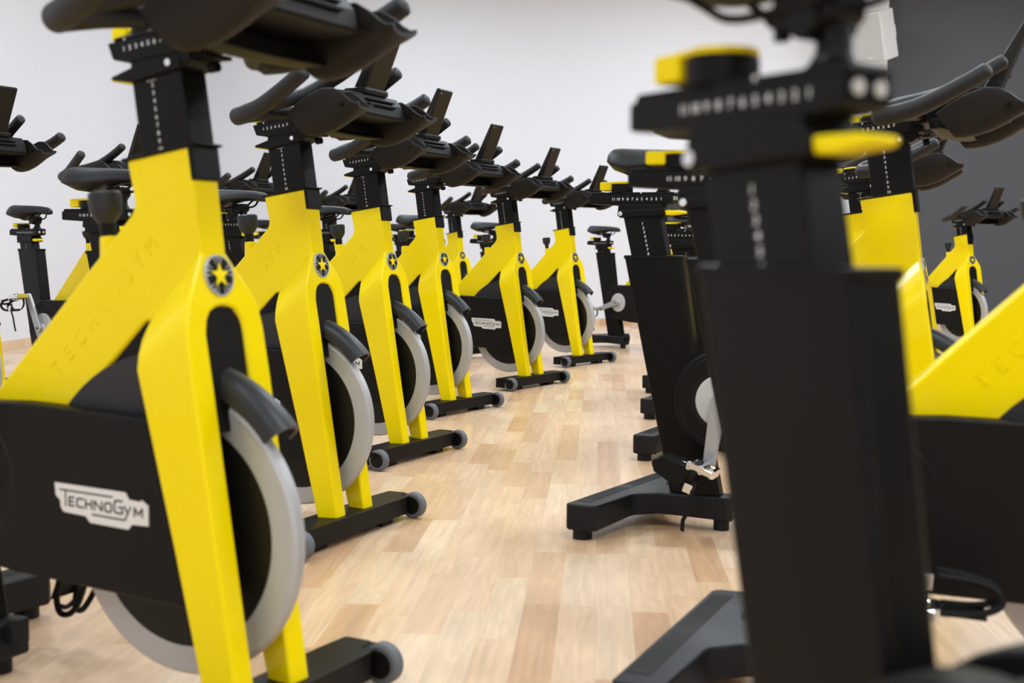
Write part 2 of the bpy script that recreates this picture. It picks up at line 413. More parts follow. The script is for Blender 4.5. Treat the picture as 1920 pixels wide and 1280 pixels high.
# ------------------------------------------------------------------ the bike (local frame: x forward, y left, z up)
GROUPS = {}
def make_bike():
    root = bpy.data.objects.new('exercise_bike', None); COL.objects.link(root)
    # ---- yellow frame
    mb = MB()
    yw = lambda x, z: 0.0275 + (0.012 * max(0, min(1, (0.0 - x) / 0.28)))
    poly = fillet([(.013, .829), (.135, .847), (.153, .705), (.160, .64), (.12, .600), (.047, .592), (-.100, .452), (-.20, .36), (-.30, .434), (.030, .758)],
                  [0, 0, .03, .01, .01, .012, .02, 0, 0, .03])
    mb.prism(poly, lambda x, z: -yw(x, z), yw, .006, 3, 14)
    FO = [(.262, .081, .058), (.226, .083, .284), (.190, .085, .510), (.1775, .083, .588), (.173, .0765, .620), (.167, .060, .648), (.159, .040, .676), (.153, .0265, .698), (.150, 0, .705)]
    FI = [(.260, .039, .058), (.224, .0395, .284), (.188, .040, .510), (.176, .040, .580), (.1735, .0355, .600), (.172, .027, .612), (.1715, .016, .617), (.171, .008, .619), (.171, 0, .6195)]
    RO = [(.212, .094, .058), (.1535, .092, .284), (.0945, .090, .500), (.0865, .089, .527), (.081, .080, .549), (.073, .064, .568), (.063, .044, .582), (.053, .026, .590), (.050, 0, .592)]
    RI = [(.210, .045, .058), (.152, .043, .284), (.0945, .041, .500), (.087, .040, .525), (.083, .0355, .550), (.076, .027, .562), (.066, .016, .572), (.056, .008, .578), (.052, 0, .580)]
    rings = []
    for i in range(9): rings.append([(x, -y, z) for x, y, z in (FO[i], FI[i], RI[i], RO[i])])
    for i in range(7, -1, -1): rings.append([FO[i], FI[i], RI[i], RO[i]])
    n = len(rings); vs = [p for r in rings for p in r]; fs = [[3, 2, 1, 0], [4 * n - 4, 4 * n - 3, 4 * n - 2, 4 * n - 1]]
    for i in range(n - 1):
        for j in range(4):
            k = (j + 1) % 4; fs.append((4 * i + j, 4 * i + k, 4 * i + 4 + k, 4 * i + 4 + j))
    mb.solid(vs, fs, .0075, 3, 32)
    mb.cyl((-.046, 0, .655), (-.06, 0, 1), .0165, .063, 24, .0140, .003)
    fr = mb.build('frame', M['yellow'], root, ang=50)
    # raised letters on both sides of the down tube
    mb = MB(); mb2 = MB()
    for i, ch in enumerate('TECHNOGYM'):
        t = i / 8; x = -.128 + t * .187; z = .516 + t * .189
        mb.text(ch, (x, -(yw(x, z)), z), .034, (1, 0, 1.0), (-1, 0, 1), .0007, -.0001, sx=.9)
        x2 = .059 - t * .187; z2 = .705 - t * .189
        mb2.text(ch, (x2, yw(x2, z2), z2), .034, (-1, 0, -1.0), (1, 0, -1), .0007, -.0001, sx=.9)
    mb.build('raised_lettering', M['yellow'], fr); mb2.build('raised_lettering', M['yellow'], fr)
    # black collar at the top of the head tube
    mb = MB()
    ca = math.atan2(.018, .122)
    mb.prism([(.007, .826), (.147, .8478), (.1465, .852), (.006, .8305)], -.0305, .0305, .002, 2)
    mb.prism([(.130, .848), (.1395, .8495), (.1465, .799), (.138, .797)], -.0285, .0285, .002, 2)
    mb.build('collar', M['black'], fr)
    # round badge
    mb = MB()
    ax = Vector((.985, 0, .17)).normalized(); c0 = Vector((.158, 0, .661)); ty = Vector((0, 1, 0)); tz = ax.cross(ty) * -1
    tz = Vector((-.17, 0, .985)).normalized()
    mb.mi = 0; mb.revolve(c0, ax, [(0, .0305), (.006, .0305), (.0075, .0298), (.0075, .028), (.0060, .0278), (.006, .001)], 48)
    def bp(a, r, h): return c0 + ax * h + ty * (r * sin(a)) + tz * (r * cos(a))
    mb.mi = 1; mb.revolve(c0, ax, [(.0058, .0277), (.0066, .0277), (.0068, .001)], 48)
    mb.mi = 2
    for k in range(5):
        a = 2 * pi * k / 5; 
        mb.add([bp(a, .0200, .0082), bp(a + pi / 5, .0080, .0082), bp(0, 0, .0098), bp(a - pi / 5, .0080, .0082)], [(0, 1, 2, 3)])
    mb.mi = 0
    for k in range(5):
        a = 2 * pi * k / 5
        mb.add([bp(a - .09, .0278, .0074), bp(a, .0190, .0074), bp(a + .09, .0278, .0074)], [(0, 1, 2)])
        for q in (-.30, .30):
            mb.add([bp(a + q - .05, .0278, .0072), bp(a + q * .7, .0135, .0072), bp(a + q + .05, .0278, .0072)], [(0, 1, 2)])
    mb.build('badge', [M['silver'], M['ink'], M['yplastic']], root, ang=30)
    # resistance knob
    mb = MB(); kd = Vector((-.10, 0, 1))
    mb.cyl((-.050, 0, .700), kd, .0115, .045, 24)
    mb.build('knob_stem', M['black'], root)
    mb = MB()
    mb.revolve((-.054, 0, .737), kd, [(0, .0120), (.005, .0160), (.012, .0208), (.019, .0235), (.030, .0246), (.042, .0250), (.0455, .0245), (.048, .0215), (.0485, .001)], 32)
    mb.build('resistance_knob', M['rubber'], root)
    # ---- handlebar post with its scale
    up_ = Vector((-.150, 0, .989)).normalized(); al = Vector((.989, 0, .150)).normalized()
    mb = MB()
    p0 = Vector((.062, 0, .60)) + up_ * 0
    def hp(a, u): q = Vector((.0895, 0, .85)) + al * a + up_ * u; return (q.x, q.z)
    mb.prism([hp(-.050, -.03), hp(.046, -.03), hp(.046, .125), hp(-.050, .125)], -.0262, .0262, .004, 2)
    hpost = mb.build('handlebar_post', M['satin'], root)
    mb = MB()
    for i in range(2, 11):
        q = hp(-.0105, .092 - (i - 2) * .0117)
        mb.text(str(i), (q[0], -.0262, q[1]), .0088, al, up_, .0002, .0001, bold=.00012)
    q = hp(-.012, .0985); mb.box((-.009, -.0266, -.0004), (.009, -.0262, .0004), mtx=Matrix.Translation((q[0], 0, q[1])) @ Matrix.Rotation(-R(8.6), 4, 'Y'))
    mb.build('scale_numbers', M['white'], hpost)
    # ---- handlebar slider: clamp head, rail, numbers, lever, lock
    rx = Matrix.Translation((.07, 0, .975)) @ Matrix.Rotation(-R(7), 4, 'Y')
    mb = MB()
    mb.prism([(.026, .945), (.105, .957), (.130, .962), (.140, .972), (.139, .990), (.026, .980)], -.030, .030, .003, 2)
    mb.prism([(-.017, 1.003), (-.0065, .978), (.03, .974), (.15, .985), (.15, 1.018), (.06, 1.010)], -.0325, .0325, .003, 2)
    mb.prism([(-.008, 1.0045), (-.006, 1.0105), (.15, 1.0265), (.15, 1.018)], -.029, .029, .0015, 1)
    mb.cyl((.150, 0, .962), (1, 0, .1), .008, .014, 16)
    for k in range(9): mb.box((.09 + k * .009, -.028, .974), (.094 + k * .009, .028, .980))
    hs = mb.build('handlebar_slider', M['black'], root)
    mb = MB()
    for i in range(1, 8):
        t = (i - 1) / 6
        mb.text(str(i), (.017 + .070 * t, -.0325, .9925 + .0085 * t), .0098, (.989, 0, .12), (-.12, 0, .989), .0002, .0001, bold=.00012)
    mb.add([(.012, -.0292, 1.0085), (.0165, -.0292, 1.009), (.0143, -.0292, 1.0045)], [(0, 1, 2)])
    mb.build('scale_numbers', M['white'], hs)
    for sg in (-1, 1):
        mb = MB(); mb.cyl((.101, sg * .031, .9685), (0, sg, 0), .0055, .004, 16, bevel=.001)
        mb.build('bolt', M['chrome'], hs)
    mb = MB(); mb.mi = 0
    mb.prism([(.125, .966), (.118, .976), (.030, .966), (-.011, .9535), (-.009, .949), (.028, .944), (.105, .957), (.122, .960)], -.0325, .0325, .003, 2)
    mb.mi = 1
    mb.prism([(-.003, .9545), (-.0135, .9525), (-.012, .9475), (.027, .9415), (.028, .945)], -.029, .029, .0012, 2)
    mb.build('adjustment_lever', [M['black'], M['yplastic']], hs)
    mb = MB(); mb.mi = 0
    mb.cyl((.033, 0, 1.008), (-.12, 0, 1), .0235, .018, 28, bevel=.002)
    mb.mi = 1
    mb.box((-.022, -.019, 1.008), (.006, .019, 1.027), .003, 2)
    mb.cyl((.0315, 0, 1.026), (-.12, 0, 1), .0235, .005, 28, bevel=.0015)
    mb.build('locking_knob', [M['black'], M['yplastic']], hs)
    # ---- handlebar
    mb = MB()
    body = fillet([(.120, 1.006), (.150, 1.044), (.205, 1.078), (.316, 1.064), (.330, 1.045), (.339, 1.016), (.334, 1.010), (.300, 1.010), (.215, 1.004), (.150, 1.000)], .006, 3)
    mb.prism(body, lambda x, z: -.070 - max(0, min(.03, (x - .14) * .4)), lambda x, z: .070 + max(0, min(.03, (x - .14) * .4)), .005, 2)
    mb.box((.326, -.060, 1.036), (.339, .060, 1.042), .001, 1)
    mb.box((.322, -.062, 1.048), (.334, .062, 1.053), .001, 1)
    # rounded belly underneath
    rings = []
    for k in range(11):
        y = -.152 + .304 * k / 10; e = math.sqrt(max(0.0, 1 - ((k - 5) / 5.6) ** 2)); q = (1 - e) * .012
        rings.append([(.168, y, 1.000), (.176, y, .989 + q), (.192, y, .977 + q), (.218, y, .969 + q), (.246, y, .968 + q), (.262, y, .971 + q), (.262, y, .975 + q), (.245, y, .9725 + q), (.220, y, .974 + q), (.198, y, .981 + q), (.188, y, 1.000)])
    mb.loft(rings)
    mb.box((.176, -.142, .980), (.240, .142, 1.004), .003, 1)
    hb = mb.build('handlebar', M['plastic'], root, ang=45)
    for sgn in (-1, 1):
        mb = MB()
        mb.tube([(.300, sgn * .272, 1.084), (.272, sgn * .268, 1.068), (.220, sgn * .256, 1.042), (.165, sgn * .241, 1.019), (.115, sgn * .227, 1.007), (.078, sgn * .212, 1.003)],
                [.0175, .0178, .0185, .0195, .0205, .0205], 20, 5)
        mb.tube([(.082, sgn * .206, 1.004), (.078, sgn * .186, 1.014), (.108, sgn * .160, 1.031), (.160, sgn * .132, 1.046), (.205, sgn * .112, 1.060)],
                [.0195, .0185, .0175, .017, .017], 20, 5)
        mb.tube([(.072, sgn * .195, 1.005), (.10, sgn * .15, 1.013), (.135, sgn * .09, 1.020), (.16, sgn * .05, 1.022)], [.0175, .016, .016, .016], 18, 5)
        g = mb.build('grip', M['grip'], root)
        mb = MB()
        mb.tube([(.200, sgn * .114, 1.058), (.245, sgn * .100, 1.083), (.288, sgn * .093, 1.107), (.322, sgn * .090, 1.127)], [.0172, .0168, .0165, .0160], 18, 5)
        mb.build('aero_bar', M['grip'], root)
        # bottle holder: open trough with a curled front lip
        st = [((.220, .958), (.181, 1.008), .040), ((.238, .957), (.205, 1.026), .043), ((.265, .961), (.243, 1.047), .045), ((.296, .971), (.280, 1.059), .046),
              ((.322, .983), (.310, 1.058), .046), ((.342, .994), (.336, 1.045), .045), ((.356, 1.001), (.354, 1.032), .044), ((.368, 1.007), (.368, 1.025), .043), ((.378, 1.012), (.380, 1.025), .041)]
        outer = []; inner = []
        NS = 18
        for (bx, bz), (tx, tz), hw in st:
            o_ = []; i_ = []
            hw = hw * .80; sh = .012 - .008 * max(0, min(1, (tx - .30) / .08)); bx += sh; tx += sh
            for k in range(NS + 1):
                a = pi * k / NS; cy = -cos(a); dz = sin(a) ** .9
                cy = math.copysign(abs(cy) ** .9, cy)
                px = tx + (bx - tx) * dz; pz = tz + (bz - tz) * dz
                o_.append((px, sgn * .150 + cy * hw, pz))
                i_.append((px - .002 * dz, sgn * .150 + cy * (hw - .0065), pz + .0065 * dz + (.0005 if dz < .05 else 0)))
            outer.append(o_); inner.append(i_)
        def rim(a, b): m = (Vector(a) + Vector(b)) / 2; m.z += .002; return tuple(m)
        rings = [o_ + [rim(o_[-1], i_[-1])] + i_[::-1] + [rim(o_[0], i_[0])] for o_, i_ in zip(outer, inner)]
        mb = MB(); mb.loft(rings)
        bh = mb.build('bottle_holder', M['holder'], root, ang=60)
        for q in (-1, 1):
            mb = MB(); mb.cyl((.342, sgn * .150 + q * .0345, 1.023), (.15, q, -.35), .0048, .006, 14, bevel=.001)
            mb.build('bolt', M['satin'], bh)
    # console
    mb = MB()
    cb = Vector((.296, 0, 1.066)); ct = Vector((.366, 0, 1.222)); cd = (ct - cb).normalized(); cn = Vector((cd.z, 0, -cd.x))
    cv = []
    for (t, hw, th0, th1) in ((0, .040, -.020, .016), (1, .044, -.006, .008)):
        p = cb + (ct - cb) * t
        for y in (-hw, hw):
            for d in (th0, th1): cv.append(p + cn * d + Vector((0, y, 0)))
    mb.solid(cv, [(0, 1, 3, 2), (4, 6, 7, 5), (0, 4, 5, 1), (2, 3, 7, 6), (0, 2, 6, 4), (1, 5, 7, 3)], .005, 3)
    mb.box((.262, -.052, 1.064), (.322, .052, 1.079), .004, 2)
    con = mb.build('console', M['screen'], root)
    mb = MB(); q = ct + cn * .0085 - cd * .012
    mb.cyl(q + Vector((0, -.030, 0)), cn, .0022, .0012, 10)
    mb.build('screw', M['chrome'], con)
    # ---- front stabilizer
    mb = MB()
    pz = [(.192, -.272), (.246, -.272), (.250, -.232), (.276, -.226), (.276, .226), (.250, .232), (.246, .272), (.192, .272), (.188, .2), (.188, -.2)]
    mb.prismz(fillet(pz, [.008, .008, .004, .006, .006, .004, .008, .008, 0, 0], 3), .017, .062, .006, 3)
    for y in (-.15, .15): mb.box((.205, y - .027, .0), (.262, y + .027, .02), .002, 1)
    for y in (-1, 1): mb.prismz([(.240, y * .236), (.275, y * .236), (.275, y * .276), (.240, y * .276)], .045, .060, .003, 2)
    fs_ = mb.build('front_stabilizer', M['black'], root)
    for y in (-.256, .256):
        mb = MB(); mb.mi = 0
        c = (.277, .0345)
        mb.ringy(c, [(y - .013, .020), (y - .013, .029), (y - .009, .0335), (y + .009, .0335), (y + .013, .029), (y + .013, .020)], 40)
        mb.mi = 1
        mb.revolve((c[0], y - .016, c[1]), (0, 1, 0), [(0, .006), (.001, .022), (.004, .0225), (.028, .0225), (.031, .022), (.032, .006)], 32)
        mb.build('wheel', [M['tyre'], M['plastic']], fs_)
    # ---- flywheel
    mb = MB(); c = (.095, .282)
    mb.mi = 0
    mb.ringy(c, [(-.0125, .171), (-.0125, .208), (-.0085, .214), (.0085, .214), (.0125, .208), (.0125, .171)], 128)
    mb.mi = 1
    mb.revolve((c[0], -.012, c[1]), (0, 1, 0), [(0, .1712), (.004, .166), (.0055, .12), (.0035, .075), (-.004, .060), (-.008, .04), (-.008, .001)], 96)
    mb.revolve((c[0], .012, c[1]), (0, -1, 0), [(0, .1712), (.004, .166), (.0055, .12), (.0035, .075), (-.004, .060), (-.008, .04), (-.008, .001)], 96)
    mb.mi = 0
    for k in range(8):
        a = 2 * pi * (k + .3) / 8
        for y, dy in ((-.0085, -1), (.0085, 1)): mb.cyl((c[0] + .158 * cos(a), y, c[1] + .158 * sin(a)), (0, dy, 0), .0022, .003, 8)
    mb.build('flywheel', [M['silver'], M['disc']], root, ang=30)
    # ---- guard behind the fork: curved dome plus plate in the triangle
    mb = MB()
    arc = [(c[0] + .268 * cos(R(a)), c[1] + .268 * sin(R(a))) for a in range(83, 145, 5)]
    mb.prism([(.127, .36), (.127, .546)] + arc + [(-.13, .36)], -.0375, .0375, .004, 2, 20)
    dome = mb.build('flywheel_guard', M['rubber'], root)
    mb = MB()
    mb.prism(fillet([(.120, .50), (.120, .60), (.072, .602), (.040, .594), (-.09, .455), (-.05, .42)], [0, 0, .01, .012, 0, 0]), -.024, .024, .002, 2)
    mb.prism([(.194, .44), (.1845, .50), (.1725, .580), (.1675, .608), (.12, .608), (.12, .44)], -.0392, .0392, .001, 1)
    mb.prism([(.176, .55), (.168, .6165), (.12, .6165), (.12, .55)], -.025, .025, .001, 1)
    gd = mb.build('fork_infill', M['plastic'], root)
    mb = MB(); mb.cyl((.056, -.0235, .584), (0, -1, 0), .0035, .002, 14, bevel=.0006); mb.build('screw', M['chrome'], gd)
    # ---- mudguard
    mb = MB(); rings = []
    for k in range(13):
        t = k / 12; a = R(84 - 43.5 * t); wd = .024 + .006 * t; ri = []
        for j in range(15):
            b = pi * j / 14; ri.append((wd * cos(b) * -1, .224 + .037 * sin(b) ** .7 + .002 * t))
        for j in range(14, -1, -1):
            b = pi * j / 14; ri.append(((wd - .005) * cos(b) * -1, .224 + .0315 * sin(b) ** .7 + .002 * t))
        rings.append([(c[0] + r * cos(a), y, c[1] + r * sin(a)) for y, r in ri])
    mb.loft(rings)
    mb.build('mudguard', M['rubber'], root, ang=60)
    # ---- belt cover with logo plate
    mb = MB()
    bc = (-.297, .335); rr0 = .124
    poly = [(.172, .188), (.110, .456), (-.18, .463)]
    poly += [(bc[0] + rr0 * cos(R(a)), bc[1] + rr0 * 1.02 * sin(R(a))) for a in range(80, 276, 10)]
    poly += [(-.19, .198)]
    for sg in (-1, 1):
        y0, y1 = sorted((sg * .070, sg * .028)); mb.prism(poly, y0, y1, .006, 3, 20)
    mb.prism([(-.16, .20), (-.16, .455), (-.30, .452), (-.40, .38), (-.40, .28), (-.30, .22)], -.03, .03)
    cov = mb.build('belt_cover', M['plastic'], root)
    for sg in (-1, 1):
        mb = MB()
        mb.ringy(bc, [(sg * .0700, .108), (sg * .0712, .109), (sg * .0712, .1105), (sg * .0700, .1115)], 72)
        mb.ringy(bc, [(sg * .069, .066), (sg * .0715, .067), (sg * .0715, .078), (sg * .069, .079)], 72)
        mb.build('cover_ring', M['disc'], cov)
    def logo(mb, sg):
        def P(x, z, h=.0): 
            return (x, -.0702 - h, z) if sg < 0 else (-(x + .004) - .004 + 0.0, .0702 + h, z)
        pl = [(-.097, .348), (.046, .346), (.053, .336), (.074, .335), (.078, .338), (.082, .335), (.090, .331), (.090, .301), (.058, .300), (.051, .292), (-.025, .294), (-.034, .303), (-.079, .305), (-.085, .312), (-.086, .322), (-.095, .329)]
        n = len(pl); mb.mi = 0
        mb.add([P(x, z) for x, z in pl] + [P(x, z, .001) for x, z in pl], [list(range(n)), list(range(n, 2 * n))] + [(i, (i + 1) % n, n + (i + 1) % n, n + i) for i in range(n)])
        mb.mi = 1
        xd = (1, 0, 0) if sg < 0 else (-1, 0, 0); yy = sg * .0712
        fx = (lambda x: x) if sg < 0 else (lambda x: -x - .008)
        # strokes: long bar of the T, stem, underline running up into the Y, block letters
        def stroke(pts, wd=.0026):
            for (x0, z0), (x1, z1) in zip(pts, pts[1:]):
                d = Vector((x1 - x0, z1 - z0)); l = d.length
                if l < 1e-6: continue
                d /= l; nn = Vector((-d.y, d.x)) * wd / 2; e = d * wd * .35
                q = [(x0 - e.x + nn.x, z0 - e.y + nn.y), (x1 + e.x + nn.x, z1 + e.y + nn.y), (x1 + e.x - nn.x, z1 + e.y - nn.y), (x0 - e.x - nn.x, z0 - e.y - nn.y)]
                vs = [(fx(x), yy, z) for x, z in q] + [(fx(x), yy + sg * .0005, z) for x, z in q]
                mb.add(vs, [(0, 1, 2, 3), (4, 5, 6, 7), (0, 1, 5, 4), (1, 2, 6, 5), (2, 3, 7, 6), (3, 0, 4, 7)])
        stroke([(-.086, .3385), (.020, .3370)], .0022); stroke([(-.0745, .338), (-.0745, .3145)], .0022)
        LET = {'E': [[(1, 1), (0, 1), (0, 0), (1, 0)], [(0, .5), (.85, .5)]], 'C': [[(1, 1), (.15, 1), (0, .8), (0, .2), (.15, 0), (1, 0)]],
               'H': [[(0, 0), (0, 1)], [(1, 0), (1, 1)], [(0, .5), (1, .5)]], 'N': [[(0, 0), (0, 1), (1, 0), (1, 1)]],
               'O': [[(.2, 0), (0, .2), (0, .8), (.2, 1), (.8, 1), (1, .8), (1, .2), (.8, 0), (.2, 0)]],
               'G': [[(1, 1), (.2, 1), (0, .85), (0, .15), (.2, 0), (1, 0), (1, .48), (.55, .48)]],
               'M': [[(0, 0), (0, 1), (.5, .25), (1, 1), (1, 0)]]}
        for ch, x0, x1, z0, z1 in (('E', -.067, -.057, .316, .3285), ('C', -.051, -.038, .3155, .328), ('H', -.033, -.0215, .315, .3278), ('N', -.0155, -.0005, .3145, .3275),
                                   ('O', .0055, .0185, .3143, .3270), ('G', .0245, .0400, .3143, .3325), ('M', .0635, .0785, .3130, .3250)):
            for pl_ in LET[ch]: stroke([(x0 + (x1 - x0) * a, z0 + (z1 - z0) * b) for a, b in pl_])
        stroke([(.0440, .3255), (.0500, .3165)]); stroke([(.0560, .3255), (.0445, .3052), (-.020, .3070)], .0023)
    for sg in (-1, 1):
        mb = MB(); logo(mb, sg); mb.build('logo_plate', [M['pale'], M['ink']], cov)
    # ---- cranks
    for sg in (-1, 1):
        mb = MB(); mb.revolve((bc[0], sg * .070, bc[1]), (0, sg, 0), [(0, .066), (.004, .066), (.006, .063), (.007, .02), (.018, .018), (.024, .016), (.024, .001)], 48)
        mb.build('crank_disc', M['lgrey'], root, ang=30)
    for sg, nm in ((-1, 'crank_arm'), (1, 'crank_arm')):
        # modelled pointing forward (+x) from the axle; rotated per bike
        mb = MB(); y0 = sg * .092; y1 = sg * .106
        a, b = sorted((y0, y1))
        n = 12
        pl = [(.022 * cos(R(t)), .022 * sin(R(t))) for t in range(100, 261, 20)] + [(.157 + .0155 * cos(R(t)), .0155 * sin(R(t))) for t in range(-90, 91, 20)]
        mb.prism(pl, a, b, .004, 3, 30)
        mb.cyl((.0, sg * .106, 0), (0, sg, 0), .009, .002, 16)
        arm = mb.build(nm, M['arm'], root); arm['o'] = (0, 0, 0); arm['role'] = 'arm%d' % sg
        mb = MB(); mb.cyl((0, sg * .1062, 0), (0, sg, 0), .006, .003, 6); mb.build('crank_bolt', M['ink'], arm)
        # pedal, origin on its axle, toe clip forward along +x
        mb = MB()
        mb.cyl((0, sg * .104, 0), (0, sg, 0), .007, .016, 14)
        mb.cyl((0, sg * .118, 0), (0, sg, 0), .012, .062, 18, bevel=.002)
        for q in (-1, 1): 
            a, b = sorted((sg * .124, sg * .182)); mb.box((q * .030 - .006, a, -.011), (q * .030 + .006, b, .011), .003, 2)
        for y in (.124, .178):
            a, b = sorted((sg * y, sg * (y + .006))); mb.box((-.030, a, -.008), (.030, b, .008), .002, 1)
        mb.box((.034, min(sg * .130, sg * .176), -.004), (.050, max(sg * .130, sg * .176), .006), .003, 2)
        ped = mb.build('pedal', M['chrome'], root); ped['o'] = (0, 0, 0); ped['role'] = 'pedal%d' % sg
        mb = MB(); ym = sg * .153
        for y in (ym - .026, ym + .026):
            mb.tube([(.038, y, .006), (.085, ym + (y - ym) * .9, .010), (.114, ym + (y - ym) * .7, .024), (.108, ym + (y - ym) * .55, .042), (.080, ym + (y - ym) * .5, .052), (.030, ym + (y - ym) * .7, .056)], .0055, 8, 4)
        mb.tube([(.104, ym - .019, .018), (.112, ym, .020), (.104, ym + .019, .018)], .0045, 8, 3)
        mb.box((.040, ym - .028, .002), (.098, ym + .028, .007), .002, 1)
        mb.build('toe_clip', M['plastic'], ped)
        mb = MB()
        mb.prism(fillet([(.030, -.004), (.098, .004), (.116, .024), (.108, .048), (.062, .058), (.030, .050)], .007, 3), ym - .028, ym + .028, .003, 2)
        mb.build('toe_guard', M['plastic'], ped)
        mb = MB()
        lp = [(.012, ym + .034 * cos(t) * 1.0, .022 + .038 * sin(t)) for t in [R(x) for x in range(-60, 300, 24)]]
        mb.strip([Vector(p) for p in lp], (1, 0, 0), .013, .0022)
        mb.strip([(.0, ym + sg * .034, .030), (-.004, ym + sg * .043, .060), (-.010, ym + sg * .040, .095), (-.004, ym + sg * .034, .130), (-.012, ym + sg * .036, .155)], (1, 0, 0), .010, .002)
        mb.mi = 1
        mb.box((.000, min(ym + sg * .036, ym + sg * .041), .040), (.022, max(ym + sg * .036, ym + sg * .041), .062), .0015, 2)
        mb.build('strap', [M['ink'], M['chrome']], ped)
    # ---- seat tube, rear stabilizer
    mb = MB()
    def rect(x0, x1, hy, z, r=.014, n=4):
        pts = fillet([(x0, -hy), (x1, -hy), (x1, hy), (x0, hy)], [r * .5, r, r, r * .5], n); return [(x, y, z) for x, y in pts]
    mb.loft([rect(-.567, -.4205, .0245, .686, .010), rect(-.570, -.419, .0255, .684, .010), rect(-.508, -.374, .0255, .40, .010), rect(-.440, -.310, .0255, .09, .010)])
    stube = mb.build('seat_tube', M['satin'], root, ang=30)
    mb = MB(); mb.loft([rect(-.572, -.417, .0270, .683, .010), rect(-.573, -.416, .0275, .687, .010), rect(-.572, -.417, .0268, .6915, .010), rect(-.569, -.420, .0245, .692, .010)])
    mb.build('tube_rim', M['black'], stube, ang=30)
    mb = MB()
    pl = [(-.630, -.262), (-.622, -.275), (-.562, -.278), (-.549, -.266), (-.519, -.080), (-.462, -.040), (-.276, -.034), (-.276, .034), (-.430, .040), (-.486, .095), (-.478, .256), (-.488, .270), (-.548, .270), (-.560, .258)]
    zt = lambda x, y: .088
    zb_ = lambda x, y: .024 + .012 * max(0, 1 - abs(y) / .20) * (1 if x < -.45 else .4)
    mb.prismz(fillet(pl, [.008, .008, .008, .008, .04, .03, .006, .006, .03, .04, .008, .008, .008, .008], 4), zb_, zt, .007, 3, 25)
    mb.box((-.280, -.015, .054), (-.254, .015, .097), .004, 2)
    for x_, y in ((-.594, -.243), (-.520, .238)): mb.cyl((x_, y, 0), (0, 0, 1), .024, .03, 24)
    mb.cyl((-.31, 0, 0), (0, 0, 1), .02, .04, 20)
    rs = mb.build('rear_stabilizer', M['footm'], root)
    for sg in (-1, 1):
        mb = MB(); base = Vector((-.5925 if sg < 0 else -.5235, sg * .250 + .0, 0))
        dirv = Vector((.072, .52, 0)).normalized() * -sg
        nn = Vector((dirv.y, -dirv.x, 0)); nn = nn if nn.x > 0 else -nn
        rings = []
        for q in range(13):
            l = .02 + .2325 * q / 12; ring = []
            for k in range(22):
                p = base + nn * (-.026 + .036 * k / 21) + dirv * l
                ring.append((p.x, p.y, zt(p.x, p.y) + (.0020 if k % 3 == 1 and 0 < q < 12 else .0008)))
            ring += [(x, y, z - .004) for x, y, z in (ring[-1], ring[0])]
            rings.append(ring)
        mb.loft(rings)
        mb.build('anti_slip_strip', M['strip'], rs)
    # ---- seat post and slider (these move up and down / fore and aft per bike)
    sup = Vector((-.21, 0, .978)).normalized(); sal = Vector((.978, 0, .0)).normalized()
    mb = MB()
    mb.prism([(-.535, .600), (-.438, .600), (-.469, .745), (-.568, .745)], -.0205, .0205, .004, 2)
    sp = mb.build('seat_post', M['satin'], root); sp['role'] = 'seatz'
    mb = MB()
    for i in range(1, 13):
        t = (i - 1) / 7; mb.text(str(i), (-.5145 + .017 * t, -.0205, .7235 - .077 * t), .0098, (1, 0, 0), (-.2, 0, 1), .0002, .0001, bold=.00012)
    mb.build('scale_numbers', M['white'], sp)
    mb = MB()
    mb.prism([(-.579, .773), (-.462, .773), (-.455, .742), (-.560, .738), (-.582, .742)], -.027, .027, .004, 2)
    mb.prism([(-.572, .790), (-.572, .76), (-.462, .76), (-.462, .790)], -.0215, .0215)
    head = mb.build('seat_clamp', M['black'], root); head['role'] = 'seatz'
    for sg in (-1, 1):
        mb = MB(); mb.cyl((-.571, sg * .0285, .7485), (0, sg, 0), .0062, .004, 18, bevel=.0012)
        mb.build('bolt', M['chrome'], head)
    mb = MB(); mb.mi = 0
    mb.prism([(-.578, .758), (-.455, .762), (-.452, .744), (-.575, .738)], -.0295, .0295, .003, 2)
    mb.mi = 1
    mb.prism([(-.463, .753), (-.455, .7575), (-.418, .757), (-.403, .754), (-.405, .748), (-.440, .744), (-.460, .7455)], -.0245, .004, .003, 2)
    mb.build('adjustment_lever', [M['black'], M['yplastic']], head)
    mb = MB()
    mb.prism([(-.655, .797), (-.655, .774), (-.585, .770), (-.450, .772), (-.432, .776), (-.432, .797)], -.0245, .0245, .003, 2)
    mb.prism([(-.652, .7965), (-.648, .8035), (-.430, .8035), (-.428, .7965)], -.022, .022, .002, 2)
    sl = mb.build('seat_slider', M['black'], root); sl['role'] = 'seatx'
    mb = MB()
    for i in range(1, 12):
        t = (11 - i) / 10; mb.text(str(i), (-.588 + .127 * t, -.0245, .7855), .0098, (1, 0, 0), (0, 0, 1), .0002, .0001, bold=.00012)
    mb.add([(-.518, -.0223, .8035), (-.513, -.0223, .8035), (-.5155, -.0223, .7985)], [(0, 1, 2)])
    mb.build('scale_numbers', M['white'], sl)
    for y in (-.0105, .0105):
        mb = MB(); mb.cyl((-.432, y, .788), (1, 0, 0), .0055, .002, 16)
        mb.build('end_plug', M['lgrey'], sl)
    mb = MB(); mb.mi = 0
    mb.cyl((-.573, 0, .803), (0, 0, 1), .0275, .022, 32, bevel=.002)
    mb.mi = 1
    mb.box((-.627, -.024, .808), (-.595, .024, .830), .004, 2)
    mb.cyl((-.573, 0, .825), (0, 0, 1), .0275, .0055, 32, bevel=.0018)
    mb.box((-.600, -.024, .825), (-.573, .024, .830), .001, 1)
    mb.build('locking_knob', [M['black'], M['yplastic']], sl)
    mb = MB()
    mb.revolve((-.463, 0, .803), (0, 0, 1), [(0, .022), (.004, .017), (.012, .0125), (.050, .0115), (.054, .009)], 24)
